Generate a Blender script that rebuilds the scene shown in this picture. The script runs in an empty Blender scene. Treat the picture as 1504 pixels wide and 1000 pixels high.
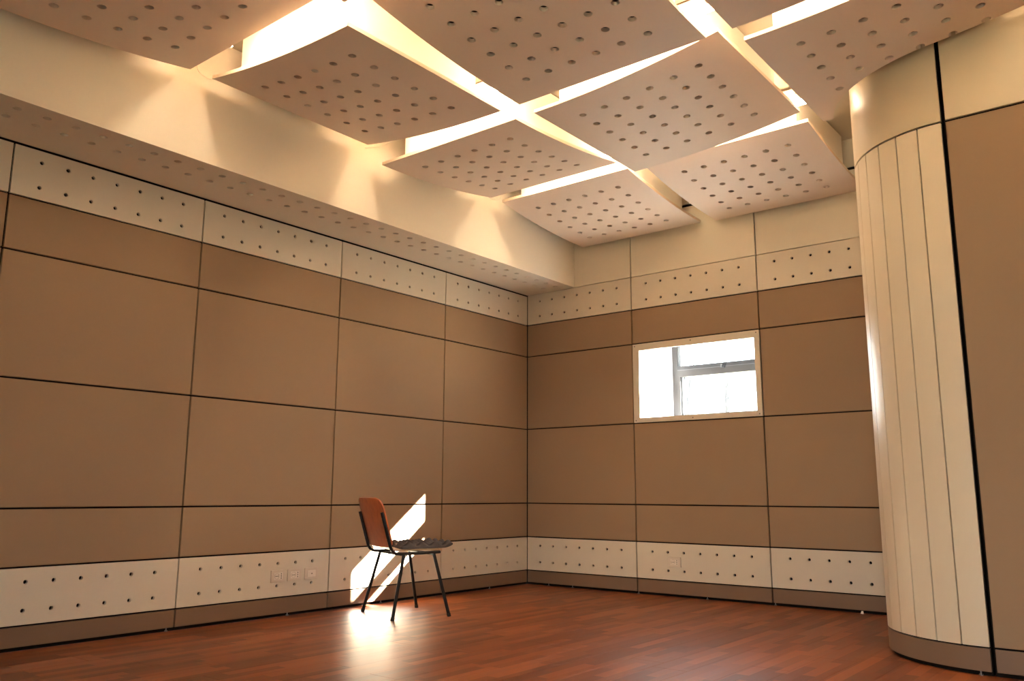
import bpy, bmesh, math, random
from mathutils import Vector, Matrix, Quaternion

random.seed(7)
PI = math.pi
scene = bpy.context.scene
C = scene.collection

# ------------------------------------------------------------------ camera
PITCH, YAW, ROLL = 0.1802, -0.6732, 0.0042
F_PX = 1232.3
cam_d = bpy.data.cameras.new('camera')
cam = bpy.data.objects.new('camera', cam_d)
C.objects.link(cam)
cam_d.sensor_fit = 'HORIZONTAL'
cam_d.sensor_width = 36.0
cam_d.lens = F_PX / 1504 * 36.0
cam_d.clip_start = 0.05
fw = Vector((math.sin(YAW) * math.cos(PITCH), math.cos(YAW) * math.cos(PITCH), math.sin(PITCH)))
r0 = Vector((math.cos(YAW), -math.sin(YAW), 0))
u0 = r0.cross(fw)
rt = r0 * math.cos(ROLL) + u0 * math.sin(ROLL)
up = -r0 * math.sin(ROLL) + u0 * math.cos(ROLL)
m = Matrix((rt, up, -fw)).transposed().to_4x4()
m.translation = Vector((5.0283, -6.5526, 0.8459))
cam.matrix_world = m
scene.camera = cam

# ------------------------------------------------------------------ world, sun, exposure
world = bpy.data.worlds.new('world')
scene.world = world
world.use_nodes = True
wn = world.node_tree.nodes
bg = wn['Background']
bg.inputs['Color'].default_value = (0.82, 0.91, 1.0, 1)
bg.inputs['Strength'].default_value = 4.3

sun_d = bpy.data.lights.new('sun', 'SUN')
sun = bpy.data.objects.new('sun', sun_d)
C.objects.link(sun)
sun_d.energy = 60.0
sun_d.color = (1.0, 0.96, 0.90)
sun_d.angle = math.radians(0.53)
sun.rotation_euler = Vector((-1.0, -1.11, -0.845)).to_track_quat('-Z', 'Y').to_euler()
sun.location = (6, 6, 6)

scene.view_settings.view_transform = 'Standard'
scene.view_settings.look = 'None'
scene.view_settings.gamma = 1.0
scene.view_settings.use_curve_mapping = False
scene.view_settings.exposure = 2.9
LAMP_STRENGTH = 15.0
LAMP_COLOR = (1.0, 0.81, 0.575)

# ------------------------------------------------------------------ materials
def s2l(c):
    c = c / 255.0
    return c / 12.92 if c <= 0.04045 else ((c + 0.055) / 1.055) ** 2.4

def rgb(r, g, b):
    return (s2l(r), s2l(g), s2l(b), 1.0)

def new_mat(name):
    mt = bpy.data.materials.new(name)
    mt.use_nodes = True
    nt = mt.node_tree
    return mt, nt, nt.nodes['Principled BSDF']

def paint(name, col, rough=0.5, var=0.06, scale=3.0, bump=0.0, bscale=200.0, metallic=0.0, coat=0.0, spec=0.5):
    mt, nt, bs = new_mat(name)
    tc = nt.nodes.new('ShaderNodeTexCoord')
    nz = nt.nodes.new('ShaderNodeTexNoise')
    nz.inputs['Scale'].default_value = scale
    nz.inputs['Detail'].default_value = 4
    nt.links.new(tc.outputs['Object'], nz.inputs['Vector'])
    mx = nt.nodes.new('ShaderNodeMix')
    mx.data_type = 'RGBA'
    mx.inputs['A'].default_value = tuple(v * (1 - var) for v in col[:3]) + (1,)
    mx.inputs['B'].default_value = tuple(min(1, v * (1 + var)) for v in col[:3]) + (1,)
    nt.links.new(nz.outputs['Fac'], mx.inputs['Factor'])
    nt.links.new(mx.outputs['Result'], bs.inputs['Base Color'])
    bs.inputs['Roughness'].default_value = rough
    bs.inputs['Metallic'].default_value = metallic
    bs.inputs['Specular IOR Level'].default_value = spec
    bs.inputs['Coat Weight'].default_value = coat
    if bump > 0:
        n2 = nt.nodes.new('ShaderNodeTexNoise')
        n2.inputs['Scale'].default_value = bscale
        nt.links.new(tc.outputs['Object'], n2.inputs['Vector'])
        bp = nt.nodes.new('ShaderNodeBump')
        bp.inputs['Strength'].default_value = bump
        bp.inputs['Distance'].default_value = 0.002
        nt.links.new(n2.outputs['Fac'], bp.inputs['Height'])
        nt.links.new(bp.outputs['Normal'], bs.inputs['Normal'])
    return mt

M = {}
M['cream'] = paint('cream_laminate', (0.60, 0.49, 0.36, 1), 0.42, 0.03, 2.0, spec=0.35)
M['cream_wall'] = paint('cream_plaster', (0.66, 0.55, 0.40, 1), 0.55, 0.03, 1.5, 0.05, 60)
M['soffit'] = paint('soffit_plaster', (0.78, 0.66, 0.50, 1), 0.6, 0.03, 1.5, 0.05, 60)
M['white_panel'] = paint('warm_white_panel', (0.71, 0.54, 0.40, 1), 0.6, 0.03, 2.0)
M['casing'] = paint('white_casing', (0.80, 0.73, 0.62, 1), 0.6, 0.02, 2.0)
M['fabric'] = paint('taupe_fabric', (0.298, 0.184, 0.104, 1), 0.9, 0.05, 1.3, 0.25, 900, spec=0.2)
M['skirting'] = paint('brown_skirting', (0.185, 0.105, 0.060, 1), 0.55, 0.05, 3.0, spec=0.3)
M['shade_felt'] = paint('brown_shade_felt', (0.025, 0.014, 0.009, 1), 0.95, 0.1, 20)  # near-black colour stands in for the shade inside the holes
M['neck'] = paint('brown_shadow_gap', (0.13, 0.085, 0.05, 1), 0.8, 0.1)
M['dark'] = paint('dark_joint', (0.012, 0.008, 0.006, 1), 0.9, 0.1, spec=0.05)
M['slat'] = paint('cream_slat', (0.63, 0.50, 0.34, 1), 0.38, 0.03, 2.0, spec=0.4)
M['slat_edge'] = paint('column_upper_paint', (0.58, 0.45, 0.29, 1), 0.42, 0.03, 2.0, spec=0.5)
M['reveal'] = paint('pale_reveal', (0.55, 0.545, 0.56, 1), 0.7, 0.02)
M['white'] = paint('white_enamel', (0.85, 0.84, 0.83, 1), 0.6, 0.02)
M['alu'] = paint('grey_aluminium', (0.036, 0.031, 0.030, 1), 0.45, 0.05, 8.0)
M['alu_dark'] = paint('grey_aluminium_dark', (0.022, 0.021, 0.023, 1), 0.45, 0.05, 8.0)
M['gasket'] = paint('pale_gasket', (0.12, 0.12, 0.125, 1), 0.5, 0.05)
M['screw'] = paint('steel_screw', (0.18, 0.15, 0.12, 1), 0.4, 0.05, 9, metallic=0.8)
M['metal_black'] = paint('black_metal', (0.009, 0.007, 0.006, 1), 0.5, 0.1, 9.0, spec=0.25)
M['rubber'] = paint('black_rubber', (0.01, 0.01, 0.01, 1), 0.7, 0.1)
M['foam'] = paint('grey_foam', (0.070, 0.056, 0.053, 1), 0.95, 0.12, 30, 0.4, 400, spec=0.1)
M['plastic'] = paint('ivory_plastic', (0.60, 0.47, 0.35, 1), 0.35, 0.02)
M['plastic_light'] = paint('ivory_insert', (0.70, 0.58, 0.46, 1), 0.35, 0.02)
M['hole'] = paint('socket_hole', (0.03, 0.02, 0.015, 1), 0.8, 0.05)
M['cable'] = paint('white_cable', (0.7, 0.6, 0.45, 1), 0.5, 0.05)
M['twig'] = paint('twig_bark', (0.035, 0.032, 0.034, 1), 0.9, 0.2, 10)
M['ground'] = paint('outdoor_ground', (0.22, 0.21, 0.15, 1), 0.95, 0.25, 1.0)
M['scrap'] = paint('paper_scrap', (0.8, 0.76, 0.7, 1), 0.8, 0.05)
M['steel'] = paint('levelling_steel', (0.16, 0.14, 0.13, 1), 0.5, 0.1)

def wood(name, c0, c1, rough, axis_scale, coat=0.0):
    mt, nt, bs = new_mat(name)
    tc = nt.nodes.new('ShaderNodeTexCoord')
    mp = nt.nodes.new('ShaderNodeMapping')
    mp.inputs['Scale'].default_value = axis_scale
    nt.links.new(tc.outputs['Object'], mp.inputs['Vector'])
    nz = nt.nodes.new('ShaderNodeTexNoise')
    nz.inputs['Scale'].default_value = 1.0
    nz.inputs['Detail'].default_value = 6
    nt.links.new(mp.outputs['Vector'], nz.inputs['Vector'])
    cr = nt.nodes.new('ShaderNodeValToRGB')
    cr.color_ramp.elements[0].position = 0.3
    cr.color_ramp.elements[0].color = c0
    cr.color_ramp.elements[1].position = 0.7
    cr.color_ramp.elements[1].color = c1
    nt.links.new(nz.outputs['Fac'], cr.inputs['Fac'])
    nt.links.new(cr.outputs['Color'], bs.inputs['Base Color'])
    bs.inputs['Roughness'].default_value = rough
    bs.inputs['Coat Weight'].default_value = coat
    bs.inputs['Coat Roughness'].default_value = 0.2
    return mt

M['ply'] = wood('beech_plywood', (0.50, 0.108, 0.034, 1), (0.62, 0.155, 0.050, 1), 0.35, (60, 60, 4), 0.3)
M['ply_pale'] = wood('beech_plywood_pale', (0.50, 0.32, 0.17, 1), (0.60, 0.40, 0.22, 1), 0.4, (4, 60, 60), 0.2)

def floor_material():
    mt, nt, bs = new_mat('strip_laminate')
    N, L = nt.nodes, nt.links
    geo = N.new('ShaderNodeNewGeometry')
    sep = N.new('ShaderNodeSeparateXYZ')
    L.new(geo.outputs['Position'], sep.inputs[0])
    def mth(op, a, b=None):
        n = N.new('ShaderNodeMath')
        n.operation = op
        for i, v in enumerate((a, b)):
            if v is None:
                continue
            if isinstance(v, (int, float)):
                n.inputs[i].default_value = v
            else:
                L.new(v, n.inputs[i])
        return n.outputs[0]
    strip = mth('FLOOR', mth('DIVIDE', sep.outputs['X'], 0.19 / 3))
    wn1 = N.new('ShaderNodeTexWhiteNoise')
    wn1.noise_dimensions = '1D'
    L.new(strip, wn1.inputs['W'])
    along = mth('FLOOR', mth('ADD', mth('DIVIDE', sep.outputs['Y'], 0.40), mth('MULTIPLY', wn1.outputs['Value'], 7.3)))
    cmb = N.new('ShaderNodeCombineXYZ')
    L.new(strip, cmb.inputs[0])
    L.new(along, cmb.inputs[1])
    wn2 = N.new('ShaderNodeTexWhiteNoise')
    wn2.noise_dimensions = '2D'
    L.new(cmb.outputs[0], wn2.inputs['Vector'])
    mp = N.new('ShaderNodeMapping')
    mp.inputs['Scale'].default_value = (45, 3.0, 1)
    L.new(geo.outputs['Position'], mp.inputs['Vector'])
    off = N.new('ShaderNodeVectorMath')
    off.operation = 'ADD'
    L.new(mp.outputs[0], off.inputs[0])
    sc = N.new('ShaderNodeVectorMath')
    sc.operation = 'SCALE'
    sc.inputs['Scale'].default_value = 37.0
    L.new(wn2.outputs['Color'], sc.inputs[0])
    L.new(sc.outputs[0], off.inputs[1])
    nz = N.new('ShaderNodeTexNoise')
    nz.inputs['Scale'].default_value = 1.0
    nz.inputs['Detail'].default_value = 5
    nz.inputs['Roughness'].default_value = 0.6
    L.new(off.outputs[0], nz.inputs['Vector'])
    v = mth('ADD', mth('MULTIPLY', wn2.outputs['Value'], 0.62), mth('MULTIPLY', nz.outputs['Fac'], 0.50))
    cr = N.new('ShaderNodeValToRGB')
    e = cr.color_ramp.elements
    e[0].position = 0.15
    e[0].color = (0.092, 0.022, 0.007, 1)
    e[1].position = 0.9
    e[1].color = (0.260, 0.075, 0.024, 1)
    k = e.new(0.55)
    k.color = (0.160, 0.041, 0.013, 1)
    L.new(v, cr.inputs['Fac'])
    L.new(cr.outputs['Color'], bs.inputs['Base Color'])
    rr = mth('ADD', 0.34, mth('MULTIPLY', nz.outputs['Fac'], 0.12))
    L.new(rr, bs.inputs['Roughness'])
    bs.inputs['Specular IOR Level'].default_value = 0.20
    return mt
M['floor'] = floor_material()

def emit(name, col, strength):
    mt, nt, bs = new_mat(name)
    bs.inputs['Base Color'].default_value = (0.9, 0.9, 0.9, 1)
    bs.inputs['Emission Color'].default_value = tuple(col) + (1,)
    bs.inputs['Emission Strength'].default_value = strength
    return mt
M['tube'] = emit('lit_tube', LAMP_COLOR, LAMP_STRENGTH)

def glass():
    mt = bpy.data.materials.new('window_glass')
    mt.use_nodes = True
    nt = mt.node_tree
    for n in list(nt.nodes):
        nt.nodes.remove(n)
    out = nt.nodes.new('ShaderNodeOutputMaterial')
    tr = nt.nodes.new('ShaderNodeBsdfTransparent')
    tr.inputs['Color'].default_value = (0.93, 0.96, 0.95, 1)
    gl = nt.nodes.new('ShaderNodeBsdfGlossy')
    gl.inputs['Roughness'].default_value = 0.02
    lw = nt.nodes.new('ShaderNodeLayerWeight')
    fr = nt.nodes.new('ShaderNodeMapRange')
    fr.inputs['To Min'].default_value = 0.02
    fr.inputs['To Max'].default_value = 0.25
    nt.links.new(lw.outputs['Facing'], fr.inputs['Value'])
    mx = nt.nodes.new('ShaderNodeMixShader')
    nt.links.new(fr.outputs[0], mx.inputs[0])
    nt.links.new(tr.outputs[0], mx.inputs[1])
    nt.links.new(gl.outputs[0], mx.inputs[2])
    nt.links.new(mx.outputs[0], out.inputs['Surface'])
    return mt
M['glass'] = glass()

# ------------------------------------------------------------------ mesh helpers
class MB:
    """collects vertices and faces of ONE part"""
    def __init__(self):
        self.v, self.f = [], []
    def add(self, verts, faces):
        o = len(self.v)
        self.v += [tuple(p) for p in verts]
        self.f += [tuple(i + o for i in f) for f in faces]
        return self
    def box(self, x0, x1, y0, y1, z0, z1):
        vs = [(x, y, z) for z in (z0, z1) for y in (y0, y1) for x in (x0, x1)]
        return self.add(vs, [(0, 2, 3, 1), (4, 5, 7, 6), (0, 1, 5, 4), (2, 6, 7, 3), (0, 4, 6, 2), (1, 3, 7, 5)])
    def prism(self, poly, axis, a, b):
        """extrude a 2-D polygon along an axis (0 x, 1 y, 2 z)"""
        def put(p, h):
            return {0: (h, p[0], p[1]), 1: (p[0], h, p[1]), 2: (p[0], p[1], h)}[axis]
        n = len(poly)
        vs = [put(p, a) for p in poly] + [put(p, b) for p in poly]
        fs = [tuple(range(n)), tuple(range(2 * n - 1, n - 1, -1))]
        fs += [(i, (i + 1) % n + 0, (i + 1) % n + n, i + n) for i in range(n)]
        return self.add(vs, fs)
    def tube(self, pts, r, seg=10, ry=None, side=None, cap=True):
        """tube through points; r x ry section, 'side' the direction of r"""
        pts = [Vector(p) for p in pts]
        ry = r if ry is None else ry
        rings = []
        for i, p in enumerate(pts):
            d = (pts[min(i + 1, len(pts) - 1)] - pts[max(i - 1, 0)]).normalized()
            s = Vector(side) if side else (Vector((0, 0, 1)) if abs(d.z) < 0.9 else Vector((1, 0, 0))).cross(d)
            s = (s - d * s.dot(d)).normalized()
            t = d.cross(s)
            rings.append([p + s * (r * math.cos(a)) + t * (ry * math.sin(a)) for a in [2 * PI * k / seg for k in range(seg)]])
        vs = [q for g in rings for q in g]
        fs = []
        for i in range(len(rings) - 1):
            for k in range(seg):
                fs.append((i * seg + k, i * seg + (k + 1) % seg, (i + 1) * seg + (k + 1) % seg, (i + 1) * seg + k))
        if cap:
            fs.append(tuple(range(seg - 1, -1, -1)))
            fs.append(tuple(range((len(rings) - 1) * seg, len(rings) * seg)))
        return self.add(vs, fs)
    def mesh(self, name, mat, smooth=False, merge=False, angle=35, bevel=0.0):
        me = bpy.data.meshes.new(name)
        bm = bmesh.new()
        bv = [bm.verts.new(p) for p in self.v]
        for f in self.f:
            try:
                bm.faces.new([bv[i] for i in f])
            except ValueError:
                pass
        if merge:
            bmesh.ops.remove_doubles(bm, verts=bm.verts, dist=1e-5)
        bmesh.ops.recalc_face_normals(bm, faces=bm.faces)
        if bevel > 0:
            bmesh.ops.bevel(bm, geom=list(bm.edges), offset=bevel, segments=2, affect='EDGES', profile=0.5)
        bm.to_mesh(me)
        bm.free()
        me.materials.append(M[mat])
        if smooth:
            for p in me.polygons:
                p.use_smooth = True
            me.set_sharp_from_angle(angle=math.radians(angle))
        return me
    def build(self, name, mat, parent=None, **kw):
        return link(name, self.mesh(name, mat, **kw), parent)

def link(name, me, parent=None, loc=(0, 0, 0), rot=(0, 0, 0)):
    o = bpy.data.objects.new(name, me)
    C.objects.link(o)
    o.location = loc
    o.rotation_euler = rot
    if parent:
        o.parent = parent
    return o

def tag(o, label=None, cat=None, group=None, kind=None):
    if label:
        o['label'] = label
    if cat:
        o['category'] = cat
    if group:
        o['group'] = group
    if kind:
        o['kind'] = kind
    return o

def thing(name, label, cat, loc=(0, 0, 0), rz=0.0, group=None):
    o = bpy.data.objects.new(name, None)
    C.objects.link(o)
    o.empty_display_size = 0.1
    o.location = loc
    o.rotation_euler = (0, 0, rz)
    return tag(o, label, cat, group)

def disc(n, r, cx=0, cz=0):
    return [(cx + r * math.cos(2 * PI * k / n), cz + r * math.sin(2 * PI * k / n)) for k in range(n)]

# ------------------------------------------------------------------ perforated plates
def perforated(xs, ys, holes, rad, fn, seg_side=4, back=True, close=True):
    """plate over the grid lines xs, ys; cells listed in holes get a round hole.
    fn(x, y, k) maps a plate point to space, k = 0 the seen face, k = 1 the far face."""
    mb = MB()
    n = seg_side
    def per(i, j):
        a, b, c, d = xs[i], xs[i + 1], ys[j], ys[j + 1]
        p = [(a + (b - a) * k / n, c) for k in range(n)]
        p += [(b, c + (d - c) * k / n) for k in range(n)]
        p += [(b - (b - a) * k / n, d) for k in range(n)]
        p += [(a, d - (d - c) * k / n) for k in range(n)]
        return p
    N = 4 * n
    for i in range(len(xs) - 1):
        for j in range(len(ys) - 1):
            P = per(i, j)
            if (i, j) in holes:
                cx, cy = (xs[i] + xs[i + 1]) / 2, (ys[j] + ys[j + 1]) / 2
                H = []
                for k in range(N):
                    a = -3 * PI / 4 + 2 * PI * k / N
                    H.append((cx + rad * math.cos(a), cy + rad * math.sin(a)))
                for lay in ((0, 1) if back else (0,)):
                    vs = [fn(x, y, lay) for x, y in P] + [fn(x, y, lay) for x, y in H]
                    mb.add(vs, [(k, (k + 1) % N, N + (k + 1) % N, N + k) for k in range(N)])
                vs = [fn(x, y, 0) for x, y in H] + [fn(x, y, 1) for x, y in H]
                mb.add(vs, [(k, (k + 1) % N, N + (k + 1) % N, N + k) for k in range(N)])
            else:
                for lay in ((0, 1) if back else (0,)):
                    mb.add([fn(x, y, lay) for x, y in P], [tuple(range(N))])
    if close:
        for i in range(len(xs) - 1):
            for j, side in ((0, 0), (len(ys) - 2, 2)):
                P = per(i, j)
                Q = [P[(side * n + k) % N] for k in range(n + 1)]
                vs = [fn(x, y, 0) for x, y in Q] + [fn(x, y, 1) for x, y in Q]
                mb.add(vs, [(k, k + 1, n + 2 + k, n + 1 + k) for k in range(n)])
        for j in range(len(ys) - 1):
            for i, side in ((0, 3), (len(xs) - 2, 1)):
                P = per(i, j)
                Q = [P[(side * n + k) % N] for k in range(n + 1)]
                vs = [fn(x, y, 0) for x, y in Q] + [fn(x, y, 1) for x, y in Q]
                mb.add(vs, [(k, k + 1, n + 2 + k, n + 1 + k) for k in range(n)])
    return mb

def centred_lines(length, count, pitch):
    a = (length - count * pitch) / 2
    return [0.0] + [a + k * pitch for k in range(count + 1)] + [length]

# ------------------------------------------------------------------ dimensions
W = 1.2
ZT, ZP, ZA, ZB, ZC, ZD, ZE, ZF = 2.8065, 2.501, 2.183, 1.4646, 0.7537, 0.4382, 0.1293, 0.020
Z_WALL = 3.37          # top of the plain band on the back wall
Z_CEIL = 3.62
Y_FRONT = -8.4
X_SIDE = 6.6
XC, YC, RC = 4.2, -1.247, 0.60      # axis and radius of the rounded wall end
Y_R = YC - RC                        # flat wall facing the room on the right
SOF = 0.572
G = 0.0052                           # half a joint
T = 0.018                            # panel thickness

# ------------------------------------------------------------------ floor
fl = MB().box(-0.1, X_SIDE + 0.1, Y_FRONT - 0.1, 0.5, -0.12, -0.012).build('floor', 'dark')
tag(fl, 'reddish brown strip laminate floor of the room', 'floor', kind='structure')
BW, BL = 0.19, 1.2
meb = {}
def board_mesh(w, l):
    key = (round(w, 4), round(l, 4))
    if key not in meb:
        g, b = 0.0002, 0.0010
        mb = MB()
        lo = [(g, g, -0.012), (w - g, g, -0.012), (w - g, l - g, -0.012), (g, l - g, -0.012)]
        mi = [(x, y, -0.0004) for x, y, _ in lo]
        hi = [(g + b, g + b, 0), (w - g - b, g + b, 0), (w - g - b, l - g - b, 0), (g + b, l - g - b, 0)]
        fs = [(8, 9, 10, 11)]
        for k in range(4):
            j = (k + 1) % 4
            fs += [(k, j, 4 + j, 4 + k), (4 + k, 4 + j, 8 + j, 8 + k)]
        mb.add(lo + mi + hi, fs)
        meb[key] = mb.mesh('floor_board', 'floor')
    return meb[key]
nb = int(math.ceil(X_SIDE / BW))
for i in range(nb):
    x = i * BW - 0.016
    w = min(BW, X_SIDE - x)
    y = Y_FRONT - random.random() * BL
    while y < 0:
        a, b = max(y, Y_FRONT), min(y + BL, 0.016)
        if b - a > 0.01:
            link('floor_board', board_mesh(w, b - a), fl, (x, a, 0))
        y += BL

# ------------------------------------------------------------------ panel meshes for the walls
def chamfer_box(w, h, t=T, c=0.0022):
    """panel in the xz plane, front face at y = 0 looking to -y, body behind it"""
    mb = MB()
    a = [(0, t, 0), (w, t, 0), (w, t, h), (0, t, h)]
    b = [(0, c, 0), (w, c, 0), (w, c, h), (0, c, h)]
    d = [(c, 0, c), (w - c, 0, c), (w - c, 0, h - c), (c, 0, h - c)]
    fs = [(3, 2, 1, 0), (8, 9, 10, 11)]
    for k in range(4):
        j = (k + 1) % 4
        fs += [(k, j, 4 + j, 4 + k), (4 + k, 4 + j, 8 + j, 8 + k)]
    return mb.add(a + b + d, fs)

pcache = {}
def panel_mesh(kind, w, h, mat, nh=7):
    key = (kind, round(w, 4), round(h, 4), mat, nh)
    if key not in pcache:
        if kind == 'plain':
            pcache[key] = chamfer_box(w, h).mesh('panel', mat)
        else:
            full = W - 2 * G
            xs = centred_lines(full, 7, 0.1485)
            xs = xs[:nh + 1] + [w] if w < full - 0.05 else xs
            z0 = h / 2 - 0.0755
            # hole rows 0.151 apart: cells of 0.14 around each row
            ys = [0.0, z0 - 0.07, z0 + 0.07, z0 + 0.151 - 0.07, z0 + 0.151 + 0.07, h]
            hs = {(i, j) for i in range(1, len(xs) - 2) for j in (1, 3)}
            if nh < 7:
                hs = {(i, j) for i in range(1, nh + 1) for j in (1, 3) if i < len(xs) - 1}
            pcache[key] = perforated(xs, ys, hs, 0.0115, lambda x, y, k: (x, k * T, y), back=False).mesh('panel', mat, merge=True)
    return pcache[key]

ROWS = [(ZP, ZT, 'perforated_panel', 'cream'), (ZA, ZP, 'fabric_panel', 'fabric'), (ZB, ZA, 'fabric_panel', 'fabric'),
        (ZC, ZB, 'fabric_panel', 'fabric'), (ZD, ZC, 'fabric_panel', 'fabric'), (ZE, ZD, 'perforated_panel', 'cream'),
        (ZF, ZE, 'skirting_board', 'skirting')]

def panel_column(wall, origin, rz, width, skip=(), top_cut=0.0, rows=ROWS):
    """a column of panels; origin = lower left corner of the face, seen from the room"""
    for k, (z0, z1, nm, mat) in enumerate(rows):
        if k in skip:
            continue
        a, b = z0 + (0 if k == len(rows) - 1 else G), z1 - (top_cut if k == 0 else G)
        kind = 'perf' if nm.startswith('perf') else 'plain'
        me = panel_mesh(kind, width - 2 * G, b - a, mat)
        off = Vector((G, 0, a))
        off.rotate(Quaternion((0, 0, 1), rz))
        link(nm, me, wall, Vector(origin) + off, (0, 0, rz))

def levelling_foot(wall, x, y):
    MB().tube([(x, y, 0.0), (x, y, 0.006)], 0.010, 10).tube([(x, y, 0.006), (x, y, 0.022)], 0.004, 8).build('levelling_foot', 'steel', wall, smooth=True)

# ---- left wall (face at x = 0, looks to +x)
wl = MB().box(-0.14, -T, Y_FRONT - 0.1, 0.0, 0.0, Z_CEIL).build('wall_left', 'dark')
tag(wl, 'long wall of taupe fabric panels with cream perforated bands behind the chair', 'wall', kind='structure')
for k in range(7):
    # seen from the room the panel runs towards +y; rotate +90 degrees so that its face looks to +x
    panel_column(wl, (0, -(k + 1) * W, 0), PI / 2, W, top_cut=0.010)
for y in (-0.55, -1.87, -2.75, -3.65):
    levelling_foot(wl, -0.004, y)

# ---- back wall (face at y = 0, looks to -y), pierced by the window
WX0, WX1, WZ0, WZ1 = 1.27, 2.43, 1.505, 2.30
wbk = MB()
YB0, YB1 = T, 0.485
wbk.box(-0.14, WX0, YB0, YB1, 0, Z_CEIL).box(WX1, 3.7, YB0, YB1, 0, Z_CEIL)
wbk.box(WX0, WX1, YB0, YB1, 0, WZ0).box(WX0, WX1, YB0, YB1, WZ1, Z_CEIL)
wbk.box(2.350, WX1, T, T + 0.010, WZ0, WZ1).box(WX0, 2.350, T, T + 0.010, 2.118, WZ1)
wb = wbk.build('wall_back', 'dark')
tag(wb, 'wall of taupe fabric panels around the small window', 'wall', kind='structure')
for k in range(3):
    panel_column(wb, (k * W, 0, 0), 0, W, skip=(2,) if k == 1 else ())
    link('plain_panel', panel_mesh('plain', W - 2 * G, Z_WALL - ZT - 2 * G, 'cream_wall'), wb, (k * W + G, 0, ZT + G))
MB().box(0.0, 3.6, 0.0, T, Z_WALL + 0.022, Z_CEIL).build('upper_panel', 'cream_wall', wb)
for x in (0.25, 0.52, 1.21, 1.85, 2.42):
    levelling_foot(wb, x, 0.004)

# ---- rounded wall end and the flat wall on the right
def arc(r, a0, a1, n):
    """points on the rounded end; angle 0 = the joint with the flat wall, 90 = the hidden side"""
    return [(XC - r * math.sin(math.radians(a0 + (a1 - a0) * k / n)), YC - r * math.cos(math.radians(a0 + (a1 - a0) * k / n))) for k in range(n + 1)]
def shell(a0, a1, z0, z1, n, ro=RC, t=T):
    o, i = arc(ro, a0, a1, n), arc(ro - t, a0, a1, n)
    mb = MB()
    m2 = n + 1
    vs = [(x, y, z) for z in (z0, z1) for x, y in o] + [(x, y, z) for z in (z0, z1) for x, y in i]
    fs = []
    for k in range(n):
        fs += [(k, k + 1, m2 + k + 1, m2 + k), (2 * m2 + k, 2 * m2 + k + 1, 3 * m2 + k + 1, 3 * m2 + k),
               (k, k + 1, 2 * m2 + k + 1, 2 * m2 + k), (m2 + k, m2 + k + 1, 3 * m2 + k + 1, 3 * m2 + k)]
    fs += [(0, m2, 3 * m2, 2 * m2), (n, m2 + n, 3 * m2 + n, 2 * m2 + n)]
    return mb.add(vs, fs)
core = [(4.21, -1.2)] + arc(RC - T, 0, 90, 24) + [(XC - RC + T, 0.02), (4.21, 0.02)]
wc = MB().prism(core, 2, 0.0, Z_CEIL).build('wall_curved', 'dark')
tag(wc, 'rounded wall end clad in upright cream slats', 'wall', kind='structure')
edges = [0.35, 12, 24, 36, 48, 60, 72, 84, 90]
for k in range(len(edges) - 1):
    g0 = 0.0 if k == 0 else 0.36
    shell(edges[k] + g0, edges[k + 1] - 0.36, ZE + 0.004, ZT - 0.006, 4).build('slat', 'slat', wc, smooth=True)
shell(0.35, 90, ZT + 0.006, Z_CEIL - 0.002, 32).build('upper_panel', 'slat_edge', wc, smooth=True)
shell(0.35, 90, ZF, ZE - 0.004, 24).build('skirting_board', 'skirting', wc, smooth=True)
MB().box(XC - RC, XC - RC + T, YC + 0.004, -0.004, ZE + 0.004, ZT - 0.004).build('fabric_panel', 'fabric', wc)
MB().box(XC - RC, XC - RC + T, YC + 0.004, -0.004, ZT + 0.004, Z_CEIL).build('plain_panel', 'slat_edge', wc)
MB().box(XC - RC, XC - RC + T, YC + 0.004, -0.004, ZF, ZE - 0.004).build('skirting_board', 'skirting', wc)
levelling_foot(wc, 4.15, Y_R + 0.006)

wr = MB().box(4.21, X_SIDE + 0.1, Y_R + T, -1.2, 0, Z_CEIL).build('wall_right', 'dark')
tag(wr, 'flat wall of tall taupe fabric panels beyond the slatted rounded end', 'wall', kind='structure')
xs_r = [4.214, 5.414, X_SIDE]
for a, b in zip(xs_r[:-1], xs_r[1:]):
    w = b - a - 2 * G
    link('fabric_panel', panel_mesh('plain', w, ZT - ZE - 0.012, 'fabric'), wr, (a + G, Y_R, ZE + 0.005))
    link('plain_panel', panel_mesh('plain', w, Z_CEIL - ZT - 0.008, 'slat_edge'), wr, (a + G, Y_R, ZT + 0.006))
    link('skirting_board', panel_mesh('plain', w, ZE - ZF - 0.005, 'skirting'), wr, (a + G, Y_R, ZF))

# ---- the sides of the room behind the camera
ws = MB().box(X_SIDE + T, X_SIDE + 0.14, Y_FRONT, Y_R, 0, Z_CEIL).build('wall_side', 'dark')
tag(ws, 'side wall of taupe fabric panels facing the long wall', 'wall', kind='structure')
y = Y_R
while y > Y_FRONT + 0.05:
    w = min(W, y - Y_FRONT)
    for z0, z1, nm, mat in [(ZF, ZE - G, 'skirting_board', 'skirting'), (ZE + G, ZD - G, 'plain_panel', 'cream'), (ZD + G, ZP - G, 'fabric_panel', 'fabric'), (ZP + G, Z_CEIL, 'plain_panel', 'cream')]:
        link(nm, panel_mesh('plain', w - 2 * G, z1 - z0, mat), ws, (X_SIDE, y - G, z0), (0, 0, -PI / 2))
    y -= W
GX0, GX1, GZ1 = 4.8, 6.0, 2.40  # opening for the added glazed door
wf = MB().box(-0.1, GX0, Y_FRONT - 0.14, Y_FRONT - T, 0, Z_CEIL).box(GX1, X_SIDE + 0.1, Y_FRONT - 0.14, Y_FRONT - T, 0, Z_CEIL)
wf = wf.box(GX0, GX1, Y_FRONT - 0.14, Y_FRONT - T, GZ1, Z_CEIL).build('wall_front', 'dark')
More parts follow.
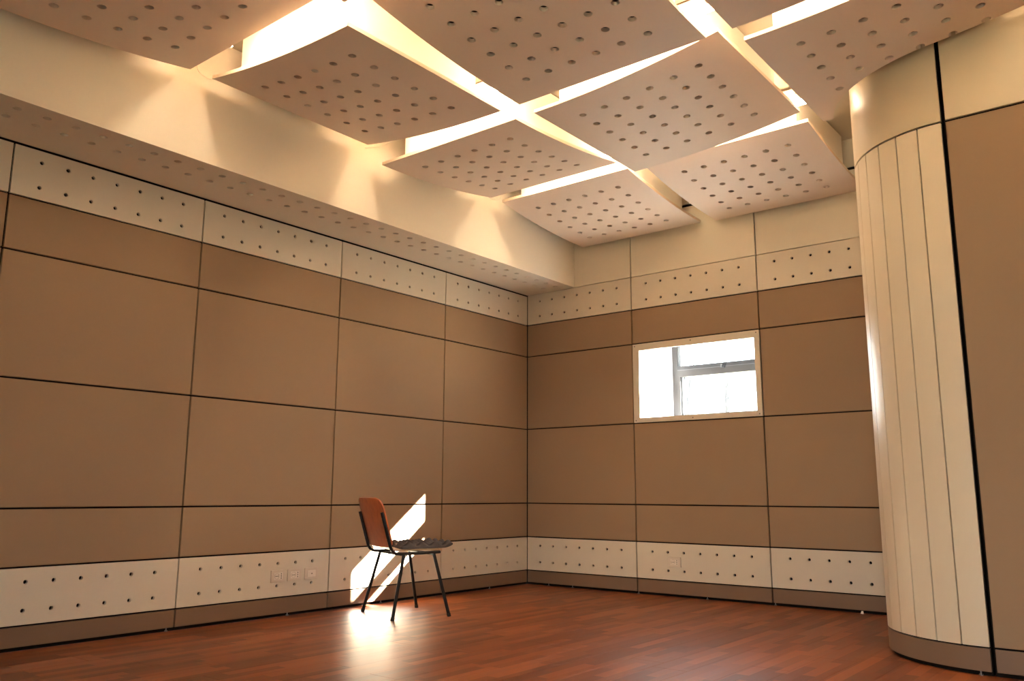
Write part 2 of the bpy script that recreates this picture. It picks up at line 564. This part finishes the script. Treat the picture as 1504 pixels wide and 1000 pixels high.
tag(wf, 'wall of taupe fabric panels around the added glazed door facing the window wall', 'wall', kind='structure')
x = 0.0
while x < X_SIDE - 0.05:
    w = min(W, X_SIDE - x)
    rows = [(ZF, ZE - G, 'skirting_board', 'skirting'), (ZE + G, ZD - G, 'plain_panel', 'cream'), (ZD + G, GZ1 - G, 'fabric_panel', 'fabric'), (GZ1 + G, Z_CEIL, 'plain_panel', 'cream')]
    if GX0 - 0.01 < x < GX1 - 0.01:
        rows = rows[3:]
    for z0, z1, nm, mat in rows:
        link(nm, panel_mesh('plain', w - 2 * G, z1 - z0, mat), wf, (x + w - G, Y_FRONT, z0), (0, 0, PI))
    x += W
w2 = bpy.data.objects.new('added_fill_door', None)  # added door behind the camera, lets in daylight to brighten lower walls and slats
C.objects.link(w2)
w2.location = (GX0, Y_FRONT, 0)
tag(w2, 'unseen glazed door added for fill daylight, facing the panelled window wall', 'window', kind='structure')
for k in range(1):
    a = k * 1.2
    q = MB().box(a, a + 0.06, -0.10, -0.04, 0.0, GZ1).box(a + 1.14, a + 1.2, -0.10, -0.04, 0.0, GZ1)
    q.box(a + 0.06, a + 1.14, -0.10, -0.04, 0.0, 0.10).box(a + 0.06, a + 1.14, -0.10, -0.04, GZ1 - 0.06, GZ1)
    fo = q.build('window_frame', 'alu', w2)
    MB().box(a + 0.06, a + 1.14, -0.072, -0.068, 0.10, GZ1 - 0.06).build('pane', 'glass', fo)

# ---- ceiling slab and the boxed soffit over the left wall
cl = MB().box(-0.14, X_SIDE + 0.14, Y_FRONT - 0.14, 0.5, Z_CEIL, Z_CEIL + 0.15).build('ceiling', 'cream_wall')
tag(cl, 'cream ceiling slab above the hung curved panels', 'ceiling', kind='structure')
SZ = ZT + 0.004
LS = 8.4
xs = [0.0, 0.24, 0.382, 0.524, SOF]
nhs = 55
ysl = [0.0, 0.075] + [0.075 + 0.1505 * (k + 1) for k in range(nhs)]
ysl.append(LS)
hs = {(i, j) for i in (1, 2) for j in range(1, nhs + 1)}
so = perforated(xs, ysl, hs, 0.022, lambda x, y, k: (x, -y, SZ + 0.035 * k), back=False, close=False)
so.add([(0, 0, SZ + 0.035), (SOF, 0, SZ + 0.035), (SOF, -LS, SZ + 0.035), (0, -LS, SZ + 0.035)], [(0, 1, 2, 3)])
so.add([(SOF, 0, SZ), (SOF, -LS, SZ), (SOF, -LS, Z_CEIL), (SOF, 0, Z_CEIL)], [(0, 1, 2, 3)])
so = so.build('trim_1', 'soffit', merge=True)
MB().box(0.20, 0.545, -LS, 0.0, SZ + 0.028, SZ + 0.033).build('shade_strip', 'shade_felt', so)  # dark strip added behind the soffit holes, their shade put into colour
tag(so, 'cream boxed soffit with two rows of holes running along the top of the long wall', 'soffit', kind='structure')

# ------------------------------------------------------------------ the window
w1 = bpy.data.objects.new('window_1', None)
C.objects.link(w1)
w1.location = (0, 0, 0)
tag(w1, 'small bright horizontal window in a cream surround on the panelled wall', 'window', kind='structure')
IX0, IX1, IZ0, IZ1 = 1.268, 2.350, 1.512, 2.118        # clear opening of the surround
OX0, OX1, OZ0, OZ1 = W + G, 2 * W - G, ZB + G, ZA - G
sur = MB()
y0, y1 = -0.004, T
sur.box(OX0, IX0, y0, y1, OZ0, OZ1).box(IX1, OX1, y0, y1, OZ0, OZ1)
sur.box(IX0, IX1, y0, y1, OZ0, IZ0).box(IX0, IX1, y0, y1, IZ1, OZ1)
sur.build('surround', 'cream', w1, merge=True)
for sx in (OX0 + 0.022, (OX0 + OX1) / 2 - 0.02, OX1 - 0.024):
    for sz in (OZ0 + 0.018, OZ1 - 0.020):
        MB().prism(disc(10, 0.0055, sx, sz), 1, -0.007, -0.003).build('screw', 'screw', w1)
YF = 0.42                                               # inner face of the window frame
FX0, FX1, FZ0, FZ1 = 1.379, 2.43, WZ0, WZ1
rv = MB()
rv.prism([(WX0, T), (FX0, YF), (FX0, YB1), (WX0 - 0.002, YB1)], 2, WZ0, WZ1)
rv.build('reveal', 'reveal', w1)
MB().prism([(IX1, T + 0.010), (WX1, YF), (WX1 + 0.002, T + 0.010)], 2, WZ0, WZ1).build('reveal', 'reveal', w1)
MB().prism([(T + 0.010, IZ1), (YF, WZ1), (T + 0.010, WZ1 + 0.002)], 0, WX0, WX1).build('reveal', 'reveal', w1)
MB().box(WX0, WX1, T, YF + 0.06, WZ0 - 0.006, WZ0 + 0.004).build('window_sill', 'reveal', w1)
MB().box(WX0 - 0.001, WX0 + 0.001, T, YF, WZ0, WZ1).build('reveal', 'reveal', w1)
# outer frame
fr = MB()
fr.box(FX0, FX0 + 0.052, YF, YF + 0.06, FZ0, FZ1).box(2.378, FX1, YF, YF + 0.06, FZ0, FZ1)
fr.box(FX0 + 0.052, 2.378, YF, YF + 0.06, FZ0, FZ0 + 0.028).box(FX0 + 0.052, 2.378, YF, YF + 0.06, 2.268, FZ1)
fr.build('window_frame', 'alu', w1, merge=False)
tr = MB().box(FX0 + 0.052, 2.378, YF - 0.004, YF + 0.056, 1.972, 2.008).build('transom', 'alu_dark', w1)
MB().box(FX0 + 0.052, 2.378, YF - 0.006, YF - 0.003, 1.968, 1.973).build('seal', 'gasket', w1)
sash = MB()
sash.box(FX0 + 0.052, FX0 + 0.08, YF - 0.008, YF + 0.05, FZ0 + 0.028, 1.968)
sash.box(2.35, 2.378, YF - 0.008, YF + 0.05, FZ0 + 0.028, 1.968)
sash.box(FX0 + 0.08, 2.35, YF - 0.008, YF + 0.05, 1.906, 1.968).box(FX0 + 0.08, 2.35, YF - 0.008, YF + 0.05, FZ0 + 0.028, FZ0 + 0.055)
sh = sash.build('sash', 'alu', w1)
gk = MB()
for dx in (0.0, 0.020):
    gk.box(FX0 + 0.081 + dx, FX0 + 0.092 + dx, YF + 0.012 + dx, YF + 0.04, FZ0 + 0.055, 1.906)
gk.build('seal', 'gasket', sh)
MB().box(FX0 + 0.052, FX0 + 0.064, YF + 0.01, YF + 0.04, 2.008, 2.268).box(FX0 + 0.069, FX0 + 0.077, YF + 0.02, YF + 0.04, 2.008, 2.268).build('seal', 'gasket', w1)
hd = MB().box(1.862, 1.902, YF - 0.016, YF - 0.004, 1.958, 1.990)
hd.build('latch_plate', 'alu_dark', w1)
MB().box(1.870, 1.882, YF - 0.034, YF - 0.016, 1.962, 1.988).build('latch', 'gasket', w1)
MB().box(FX0 + 0.09, 2.35, YF + 0.028, YF + 0.032, FZ0 + 0.055, 1.906).build('pane', 'glass', sh)
MB().box(FX0 + 0.06, 2.378, YF + 0.028, YF + 0.032, 2.008, 2.268).build('pane', 'glass', w1)

# ------------------------------------------------------------------ hung curved ceiling panels
PX0, PY0, PITCH_P, PS = 0.718, -0.060, 1.372, 1.228
LO, RISE, PT, INS = 3.172, 0.106, 0.022, 0.115
def colx(c):
    return PX0 + (c - 1) * PITCH_P
def rowy(r):                       # far edge of the row
    return PY0 + (r - 4) * PITCH_P
# direction in which each panel sweeps up: near / far / left / right edge high
HIGH = {(1, 4): 'near', (2, 4): 'near', (1, 3): 'far', (2, 3): 'right', (3, 3): 'right', (4, 3): 'far',
        (1, 2): 'left', (2, 2): 'near', (3, 2): 'right', (4, 2): 'near', (1, 1): 'far', (2, 1): 'right', (3, 1): 'far',
        (4, 1): 'left', (1, 0): 'near', (2, 0): 'left', (3, 0): 'right', (4, 0): 'far'}
def sweep(h, u, v):
    t = {'near': 1 - v, 'far': v, 'left': 1 - u, 'right': u}[h]
    return RISE * t * t
HP, HR = 0.158, 0.0225
plines = centred_lines(PS, 6, HP)
plines = [0.0, 0.07, 0.14] + plines[1:-1] + [PS - 0.14, PS - 0.07, PS]
pholes = {(i, j) for i in range(3, 9) for j in range(3, 9)}
board_cache, case_cache = {}, {}
def panel_board(h):
    if h not in board_cache:
        fn = lambda x, y, k: (x, y, sweep(h, x / PS, y / PS) + PT * k)
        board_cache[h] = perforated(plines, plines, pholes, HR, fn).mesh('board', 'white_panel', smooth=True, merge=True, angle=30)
    return board_cache[h]
def panel_casing(h, zbase):
    if h not in case_cache:
        mb = MB()
        a, b, n = INS, PS - INS, 10
        ring = [(a + (b - a) * k / n, a) for k in range(n)] + [(b, a + (b - a) * k / n) for k in range(n)]
        ring += [(b - (b - a) * k / n, b) for k in range(n)] + [(a, b - (b - a) * k / n) for k in range(n)]
        zt = 3.595 - zbase
        N = len(ring)
        q = 0.012
        inner = [(min(max(x, a + q), b - q), min(max(y, a + q), b - q)) for x, y in ring]
        zb = [sweep(h, x / PS, y / PS) + PT for x, y in ring]
        vs = [(x, y, z) for (x, y), z in zip(ring, zb)] + [(x, y, zt) for x, y in ring]
        vs += [(x, y, z) for (x, y), z in zip(inner, zb)] + [(x, y, zt - q) for x, y in inner]
        fs = []
        for k in range(N):
            j = (k + 1) % N
            fs += [(k, j, N + j, N + k), (2 * N + k, 3 * N + k, 3 * N + j, 2 * N + j), (k, 2 * N + k, 2 * N + j, j)]
        fs += [tuple(range(N, 2 * N)), tuple(range(3 * N, 4 * N))]
        mb.add(vs, fs)
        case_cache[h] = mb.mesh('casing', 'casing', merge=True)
    return case_cache[h]
shade_cache = {}
def panel_shade(h):  # dark backing sheet over the board, gives its holes their shade by colour
    if h not in shade_cache:
        mb = MB()
        n, a, b = 10, INS + 0.014, PS - INS - 0.014
        pts = [(a + (b - a) * i / n, a + (b - a) * j / n) for j in range(n + 1) for i in range(n + 1)]
        vs = [(x, y, sweep(h, x / PS, y / PS) + PT + 0.018) for x, y in pts] + [(x, y, sweep(h, x / PS, y / PS) + PT + 0.030) for x, y in pts]
        K = len(pts)
        fs = []
        for j in range(n):
            for i in range(n):
                q = j * (n + 1) + i
                fs += [(q, q + 1, q + n + 2, q + n + 1), (K + q, K + q + n + 1, K + q + n + 2, K + q + 1)]
        rim = list(range(n)) + [j * (n + 1) + n for j in range(n)] + [n * (n + 1) + i for i in range(n, 0, -1)] + [j * (n + 1) for j in range(n, 0, -1)]
        fs += [(rim[k], rim[(k + 1) % len(rim)], K + rim[(k + 1) % len(rim)], K + rim[k]) for k in range(len(rim))]
        shade_cache[h] = mb.add(vs, fs).mesh('shade_lining', 'shade_felt')
    return shade_cache[h]
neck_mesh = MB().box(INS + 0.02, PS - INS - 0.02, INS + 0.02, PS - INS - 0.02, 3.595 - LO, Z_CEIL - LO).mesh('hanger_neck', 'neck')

def cut_by_wall(ob, off):
    """trim a panel along the rounded wall end: boolean with the wall outline grown by off"""
    poly = [(7.2, Y_R - off)] + arc(RC + off, 0, 90, 40) + [(XC - RC - off, 0.3), (7.2, 0.3)]
    cm = MB().prism(poly, 2, 2.5, 4.0).mesh('cutter', 'dark')
    co = bpy.data.objects.new('cutter', cm)
    C.objects.link(co)
    ob.data = ob.data.copy()
    md = ob.modifiers.new('cut', 'BOOLEAN')
    md.operation = 'DIFFERENCE'
    md.solver = 'EXACT'
    md.object = co
    bpy.context.view_layer.update()
    dg = bpy.context.evaluated_depsgraph_get()
    me = bpy.data.meshes.new_from_object(ob.evaluated_get(dg))
    ob.modifiers.remove(md)
    ob.data = me
    bpy.data.objects.remove(co)

ROWN = {4: 'along window wall', 3: 'second row from window wall', 2: 'third row from window wall',
        1: 'fourth row from window wall', 0: 'fifth row from window wall'}
COLN = {1: 'beside soffit', 2: 'second from soffit', 3: 'third from soffit', 4: 'fourth from soffit'}
for (c, r), h in HIGH.items():
    lo = LO - (0.012 if (c, r) == (2, 4) else 0.0)
    t = thing('acoustic_panel', 'curved white perforated panel, ' + ROWN[r] + ', ' + COLN[c], 'acoustic panel', (colx(c), rowy(r) - PS, lo), group='hung curved ceiling panels')
    if (c, r) == (3, 3):
        t['label'] = 'curved white perforated hanging panel trimmed around the slatted rounded wall end'
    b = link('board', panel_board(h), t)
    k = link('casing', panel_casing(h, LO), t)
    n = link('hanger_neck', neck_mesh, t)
    fe = link('shade_lining', panel_shade(h), t)
    if r == 3 and c >= 3:
        bpy.context.view_layer.update()
        cut_by_wall(b, 0.10)
        cut_by_wall(k, 0.20)
        cut_by_wall(n, 0.22)
        cut_by_wall(fe, 0.22)

# ------------------------------------------------------------------ fluorescent lamps over the gaps
ZL = 3.372
lamp_meshes = None
def lamp(c, r):
    """lamp over the gap in front of row r"""
    global lamp_meshes
    LL = 1.08 if (c, r) == (2, 4) else 1.30
    if lamp_meshes is None or (c, r) == (2, 4):
        hm = MB().prism([(-0.022, 0.022), (0.022, 0.022), (0.030, 0.060), (-0.030, 0.060)], 0, 0.0, LL).mesh('housing', 'white')
        tm = MB().tube([(0.03, 0, 0), (LL - 0.03, 0, 0)], 0.013, 10).mesh('tube', 'tube', smooth=True)
        em = MB().box(0.0, 0.03, -0.014, 0.014, -0.016, 0.024).mesh('lamp_holder', 'white')
        rm = MB().tube([(0, 0, 0.06), (0, 0, Z_CEIL - ZL)], 0.004, 6).mesh('hanging_rod', 'white')
        lamp_meshes = (hm, tm, em, rm)
    hm, tm, em, rm = lamp_meshes
    yg = rowy(r) - PS - (PITCH_P - PS) / 2
    nxt = {4: 'first', 3: 'second', 2: 'third', 1: 'fourth'}[r]
    lab = 'lit fluorescent lamp over the %s panel gap from the window wall, %s' % (nxt, {1: 'next to the soffit', 2: 'second from the soffit', 3: 'third from the soffit', 4: 'fourth from the soffit'}[c])
    t = thing('fluorescent_lamp', lab, 'lamp', (colx(c) + 0.26, yg, ZL), group='fluorescent lamps above the ceiling panels')
    link('housing', hm, t)
    link('tube', tm, t)
    link('lamp_holder', em, t)
    link('lamp_holder', em, t, (LL - 0.03, 0, 0))
    link('hanging_rod', rm, t, (0.35, 0, 0))
    link('hanging_rod', rm, t, (LL - 0.05, 0, 0))
for r in (2, 3, 4):
    for c in (1, 2, 3, 4):
        if r == 4 and c >= 3:
            continue
        lamp(c, r)

# supply cables drooping beside the soffit
for ctrl, lab in (
        ([(0.575, -4.09, 3.46), (0.60, -4.071, 3.385), (0.60, -4.055, 3.354), (0.60, -4.018, 3.338), (0.61, -3.971, 3.333), (0.66, -3.90, 3.36), (0.80, -3.86, 3.43)],
         'thin pale cable drooping beside the soffit, third panel gap from window wall'),
        ([(0.575, -2.70, 3.33), (0.62, -2.585, 3.367), (0.62, -2.51, 3.420), (0.62, -2.451, 3.456), (0.62, -2.367, 3.507), (0.62, -2.28, 3.56)],
         'thin pale cable rising beside the soffit over the second panel gap from window wall'),
        ([(0.575, -1.33, 3.36), (0.60, -1.27, 3.335), (0.62, -1.212, 3.346), (0.62, -1.175, 3.394), (0.62, -1.135, 3.428), (0.62, -1.091, 3.444), (0.62, -1.0, 3.46)],
         'thin pale looped cable beside the soffit over the panel gap nearest window wall')):
    P = [Vector(p) for p in ctrl]
    P = [P[0] * 2 - P[1]] + P + [P[-1] * 2 - P[-2]]
    pts = []
    for k in range(1, len(P) - 2):
        for q in range(6):
            t = q / 6
            pts.append(0.5 * (2 * P[k] + (P[k + 1] - P[k - 1]) * t + (2 * P[k - 1] - 5 * P[k] + 4 * P[k + 1] - P[k + 2]) * t * t + (3 * P[k] - P[k - 1] - 3 * P[k + 1] + P[k + 2]) * t ** 3))
    pts.append(P[-2])
    tag(MB().tube(pts, 0.0028, 6).build('cable', 'cable', smooth=True), lab, 'cable', 'supply cables beside the soffit')

# ------------------------------------------------------------------ wall sockets
def socket(loc, rz, label, kind):
    t = thing('wall_socket', label, 'socket', loc, rz, group='sockets in the cream perforated band')
    w, h = 0.118, 0.082
    p = MB().prism([(-w / 2, -h / 2), (w / 2, -h / 2), (w / 2, h / 2), (-w / 2, h / 2)], 1, -0.008, 0.0)
    p.build('cover_plate', 'plastic', t, bevel=0.0025)
    MB().box(-0.036, 0.036, -0.0105, -0.007, -0.023, 0.023).build('insert', 'plastic_light', t, bevel=0.001)
    if kind == 'power':
        ring = MB()
        n = 20
        vs, fs = [], []
        for r_, yy in ((0.0205, -0.0105), (0.0205, -0.0125), (0.0165, -0.0125), (0.0165, -0.0095)):
            vs += [(-0.012 + r_ * math.cos(2 * PI * k / n), yy, r_ * math.sin(2 * PI * k / n)) for k in range(n)]
        for q in range(3):
            fs += [(q * n + k, q * n + (k + 1) % n, (q + 1) * n + (k + 1) % n, (q + 1) * n + k) for k in range(n)]
        ring.add(vs, fs).build('socket_ring', 'plastic', t, smooth=True)
        for dx in (-0.0095, 0.0, 0.0095):
            MB().prism(disc(10, 0.0028, -0.012 + dx, 0.0), 1, -0.0115, -0.0100).build('pin_hole', 'hole', t)
        for dz in (-0.014, 0.0, 0.014):
            MB().box(0.0215, 0.0265, -0.0118, -0.0100, dz - 0.004, dz + 0.004).build('pin_hole', 'hole', t)
    else:
        MB().prism(disc(14, 0.0060), 1, -0.013, -0.0100).build('aerial_collar', 'plastic', t)
        MB().prism(disc(10, 0.0035), 1, -0.0138, -0.0128).build('aerial_hole', 'hole', t)
    return t
socket((0, -2.850, 0.274), PI / 2, 'ivory power socket next to another, farthest of three from the chair', 'power')
socket((0, -2.710, 0.274), PI / 2, 'ivory power socket between a twin socket and the aerial socket', 'power')
socket((0, -2.563, 0.273), PI / 2, 'ivory aerial socket with one small round hole, nearest to the chair', 'aerial')
socket((1.566, 0, 0.282), 0, 'single ivory power socket in the cream band below the window', 'power')

# ------------------------------------------------------------------ the chair
CH_LOC, CH_A = (0.568, -2.165, 0.0), -0.3427
ch = thing('chair', 'plywood and black metal chair standing alone before the panelled wall', 'chair', CH_LOC, CH_A)
for sx in (-1, 1):
    for sy in (-1, 1):
        lg = MB().tube([(sx * 0.205, sy * 0.115, 0.428), (sx * 0.262, sy * 0.213, 0.010)], 0.0115, 12).build('leg', 'metal_black', ch, smooth=True)
        MB().tube([(sx * 0.2605, sy * 0.2105, 0.022), (sx * 0.2632, sy * 0.2153, 0.0)], 0.0135, 12).build('glide', 'rubber', lg, smooth=True)
    pts = [(sx * 0.2, -0.287, 0.712), (sx * 0.2, -0.262, 0.63), (sx * 0.2, -0.235, 0.54), (sx * 0.2, -0.214, 0.475), (sx * 0.2, -0.198, 0.448),
           (sx * 0.2, -0.172, 0.433), (sx * 0.2, -0.13, 0.430), (sx * 0.2, 0.02, 0.432), (sx * 0.2, 0.165, 0.436)]
    MB().tube(pts, 0.0140, 10, ry=0.0105, side=(1, 0, 0)).build('side_frame', 'metal_black', ch, smooth=True)
for sy in (-0.115, 0.115):
    MB().tube([(-0.2, sy, 0.424), (0.2, sy, 0.424)], 0.0095, 10).build('cross_bar', 'metal_black', ch, smooth=True)

def sheet(nu, nv, fn, t):
    """closed shell of thickness t along the sheet's normal; fn(u, v) -> point"""
    P = [[Vector(fn(i / nu, j / nv)) for i in range(nu + 1)] for j in range(nv + 1)]
    vs, fs = [], []
    W1 = nu + 1
    nrm = []
    for j in range(nv + 1):
        for i in range(nu + 1):
            a = P[j][min(i + 1, nu)] - P[j][max(i - 1, 0)]
            b = P[min(j + 1, nv)][i] - P[max(j - 1, 0)][i]
            nrm.append(a.cross(b).normalized())
    for s in (-0.5, 0.5):
        for j in range(nv + 1):
            for i in range(nu + 1):
                vs.append(P[j][i] + nrm[j * W1 + i] * (s * t))
    K = W1 * (nv + 1)
    for j in range(nv):
        for i in range(nu):
            a = j * W1 + i
            fs.append((a, a + 1, a + W1 + 1, a + W1))
            fs.append((K + a, K + a + W1, K + a + W1 + 1, K + a + 1))
    rim = [i for i in range(nu)] + [j * W1 + nu for j in range(nv)] + [nv * W1 + i for i in range(nu, 0, -1)] + [j * W1 for j in range(nv, 0, -1)]
    for k in range(len(rim)):
        a, b = rim[k], rim[(k + 1) % len(rim)]
        fs.append((a, b, K + b, K + a))
    return MB().add(vs, fs)

def back_pt(u, v):
    s = 2 * u - 1
    z = 0.478 + 0.334 * v
    hw = 0.205 + 0.006 * v
    rr = 0.075
    if v > 1 - rr / 0.334:
        q = (v - (1 - rr / 0.334)) * 0.334 / rr
        hw -= rr * (1 - math.sqrt(max(0.0, 1 - q * q)))
    if v < 0.12:
        q = (0.12 - v) / 0.12
        hw -= 0.035 * (1 - math.sqrt(max(0.0, 1 - q * q)))
    x = s * hw
    yy = -0.198 - 0.103 * v - 0.026 * (1 - (x / 0.2) ** 2)
    return (x, yy, z)
bk = sheet(20, 22, back_pt, 0.011).build('backrest', 'ply', ch, smooth=True, angle=50)
for sx in (-1, 1):
    for z_, y_ in ((0.67, -0.274), (0.53, -0.231)):
        MB().tube([(sx * 0.2, y_ - 0.012, z_), (sx * 0.2, y_ + 0.02, z_ + 0.004)], 0.004, 8).build('rivet', 'steel', bk, smooth=True)

def seat_pt(u, v):
    s = 2 * u - 1
    y_ = -0.205 + 0.415 * v
    hw = 0.198
    if v < 0.14:
        hw -= 0.04 * (1 - math.sqrt(max(0, 1 - ((0.14 - v) / 0.14) ** 2)))
    if v > 0.86:
        hw -= 0.05 * (1 - math.sqrt(max(0, 1 - ((v - 0.86) / 0.14) ** 2)))
    x = s * hw
    z = 0.452 + 0.024 * max(0, (0.2 - v) / 0.2) ** 1.5 - 0.014 * max(0, (v - 0.82) / 0.18) ** 2 + 0.004 * (x / 0.2) ** 2
    return (x, y_, z)
sheet(16, 22, seat_pt, 0.011).build('seat', 'ply_pale', ch, smooth=True, angle=50)

# egg-crate foam cushion lying on the seat
cu = MB()
nx, ny = 48, 54
cw, cd = 0.205, 0.40
top, bot = [], []
for j in range(ny + 1):
    for i in range(nx + 1):
        x = (2 * i / nx - 1) * cw
        y_ = -0.135 + cd * j / ny
        ed = min(i, nx - i, j, ny - j)
        bump = 0.5 + 0.5 * math.sin(PI * i * 8 / nx + 0.3) * math.sin(PI * j * 8 / ny + 0.2)
        lift = 0.020 * max(0, (y_ - 0.19) / 0.075) ** 2
        zb = 0.4630 + lift
        zt = zb + 0.012 + 0.034 * bump * min(1, ed / 2)
        top.append((x, y_, zt))
        bot.append((x, y_, zb))
vs = top + bot
K = (nx + 1) * (ny + 1)
fs = []
for j in range(ny):
    for i in range(nx):
        a = j * (nx + 1) + i
        fs.append((a, a + 1, a + nx + 2, a + nx + 1))
        fs.append((K + a, K + a + nx + 1, K + a + nx + 2, K + a + 1))
W1 = nx + 1
rim = [i for i in range(nx)] + [j * W1 + nx for j in range(ny)] + [ny * W1 + i for i in range(nx, 0, -1)] + [j * W1 for j in range(ny, 0, -1)]
for k in range(len(rim)):
    a, b = rim[k], rim[(k + 1) % len(rim)]
    fs.append((a, b, K + b, K + a))
co = cu.add(vs, fs).build('seat_cushion', 'foam', smooth=True, angle=60)
co.location = CH_LOC
co.rotation_euler = (0, 0, CH_A)
tag(co, 'dark grey egg-crate foam pad lying on the chair seat', 'cushion')

# scrap of paper by the wall foot
sc = MB()
rr = random.Random(3)
P = [(0.014 * (rr.random() - 0.5) + 0.011 * math.cos(a), 0.012 * (rr.random() - 0.5) + 0.011 * math.sin(a)) for a in [k * PI / 4 for k in range(8)]]
sc.add([(x, y, 0.001) for x, y in P] + [(x * 0.5, y * 0.5, 0.016 + 0.006 * rr.random()) for x, y in P] + [(0, 0, 0.02)],
       [tuple(range(7, -1, -1))] + [(k, (k + 1) % 8, 8 + (k + 1) % 8, 8 + k) for k in range(8)] + [(8 + k, 8 + (k + 1) % 8, 16) for k in range(8)])
so_ = sc.build('paper_scrap', 'scrap')
so_.location = (3.08, -0.035, 0)
tag(so_, 'tiny crumpled white scrap on the floor at the foot of the window wall', 'scrap')

# ------------------------------------------------------------------ outside the window
gd = MB().box(-30, 30, -40, 60, -0.6, -0.4).build('ground', 'ground')
tag(gd, 'bare outdoor ground beyond the window', 'ground', kind='structure')
rt_ = random.Random(11)
def twiggy(x, y, hgt):
    mb = MB()
    def grow(p, d, l, r, lev):
        pts = [p]
        q = Vector(p)
        dd = Vector(d)
        for k in range(4):
            q = q + dd * (l / 4)
            dd = (dd + Vector((rt_.uniform(-.06, .06), rt_.uniform(-.06, .06), 0.08))).normalized()
            pts.append(q.copy())
        mb.tube(pts, r, 5, cap=False)
        if lev > 0:
            for k in range(4):
                s = rt_.choice(pts[1:])
                nd = (dd + Vector((rt_.uniform(-.22, .22), rt_.uniform(-.22, .22), rt_.uniform(.3, .6)))).normalized()
                grow(s, nd, l * rt_.uniform(.25, .4), r * .6, lev - 1)
    grow(Vector((0, 0, 0)), Vector((0, 0, 1)), hgt, 0.06, 3)
    o = mb.build('bare_tree', 'twig')
    o.location = (x, y, -0.4)
    return o
for k, (x, y, hgt) in enumerate([(-6.0, 15.2, 3.7), (-5.4, 17.0, 4.1), (-4.8, 15.4, 3.6)]):
    tag(twiggy(x, y, hgt), 'slender bare tree seen faintly through the window', 'tree', 'bare trees beyond the window')
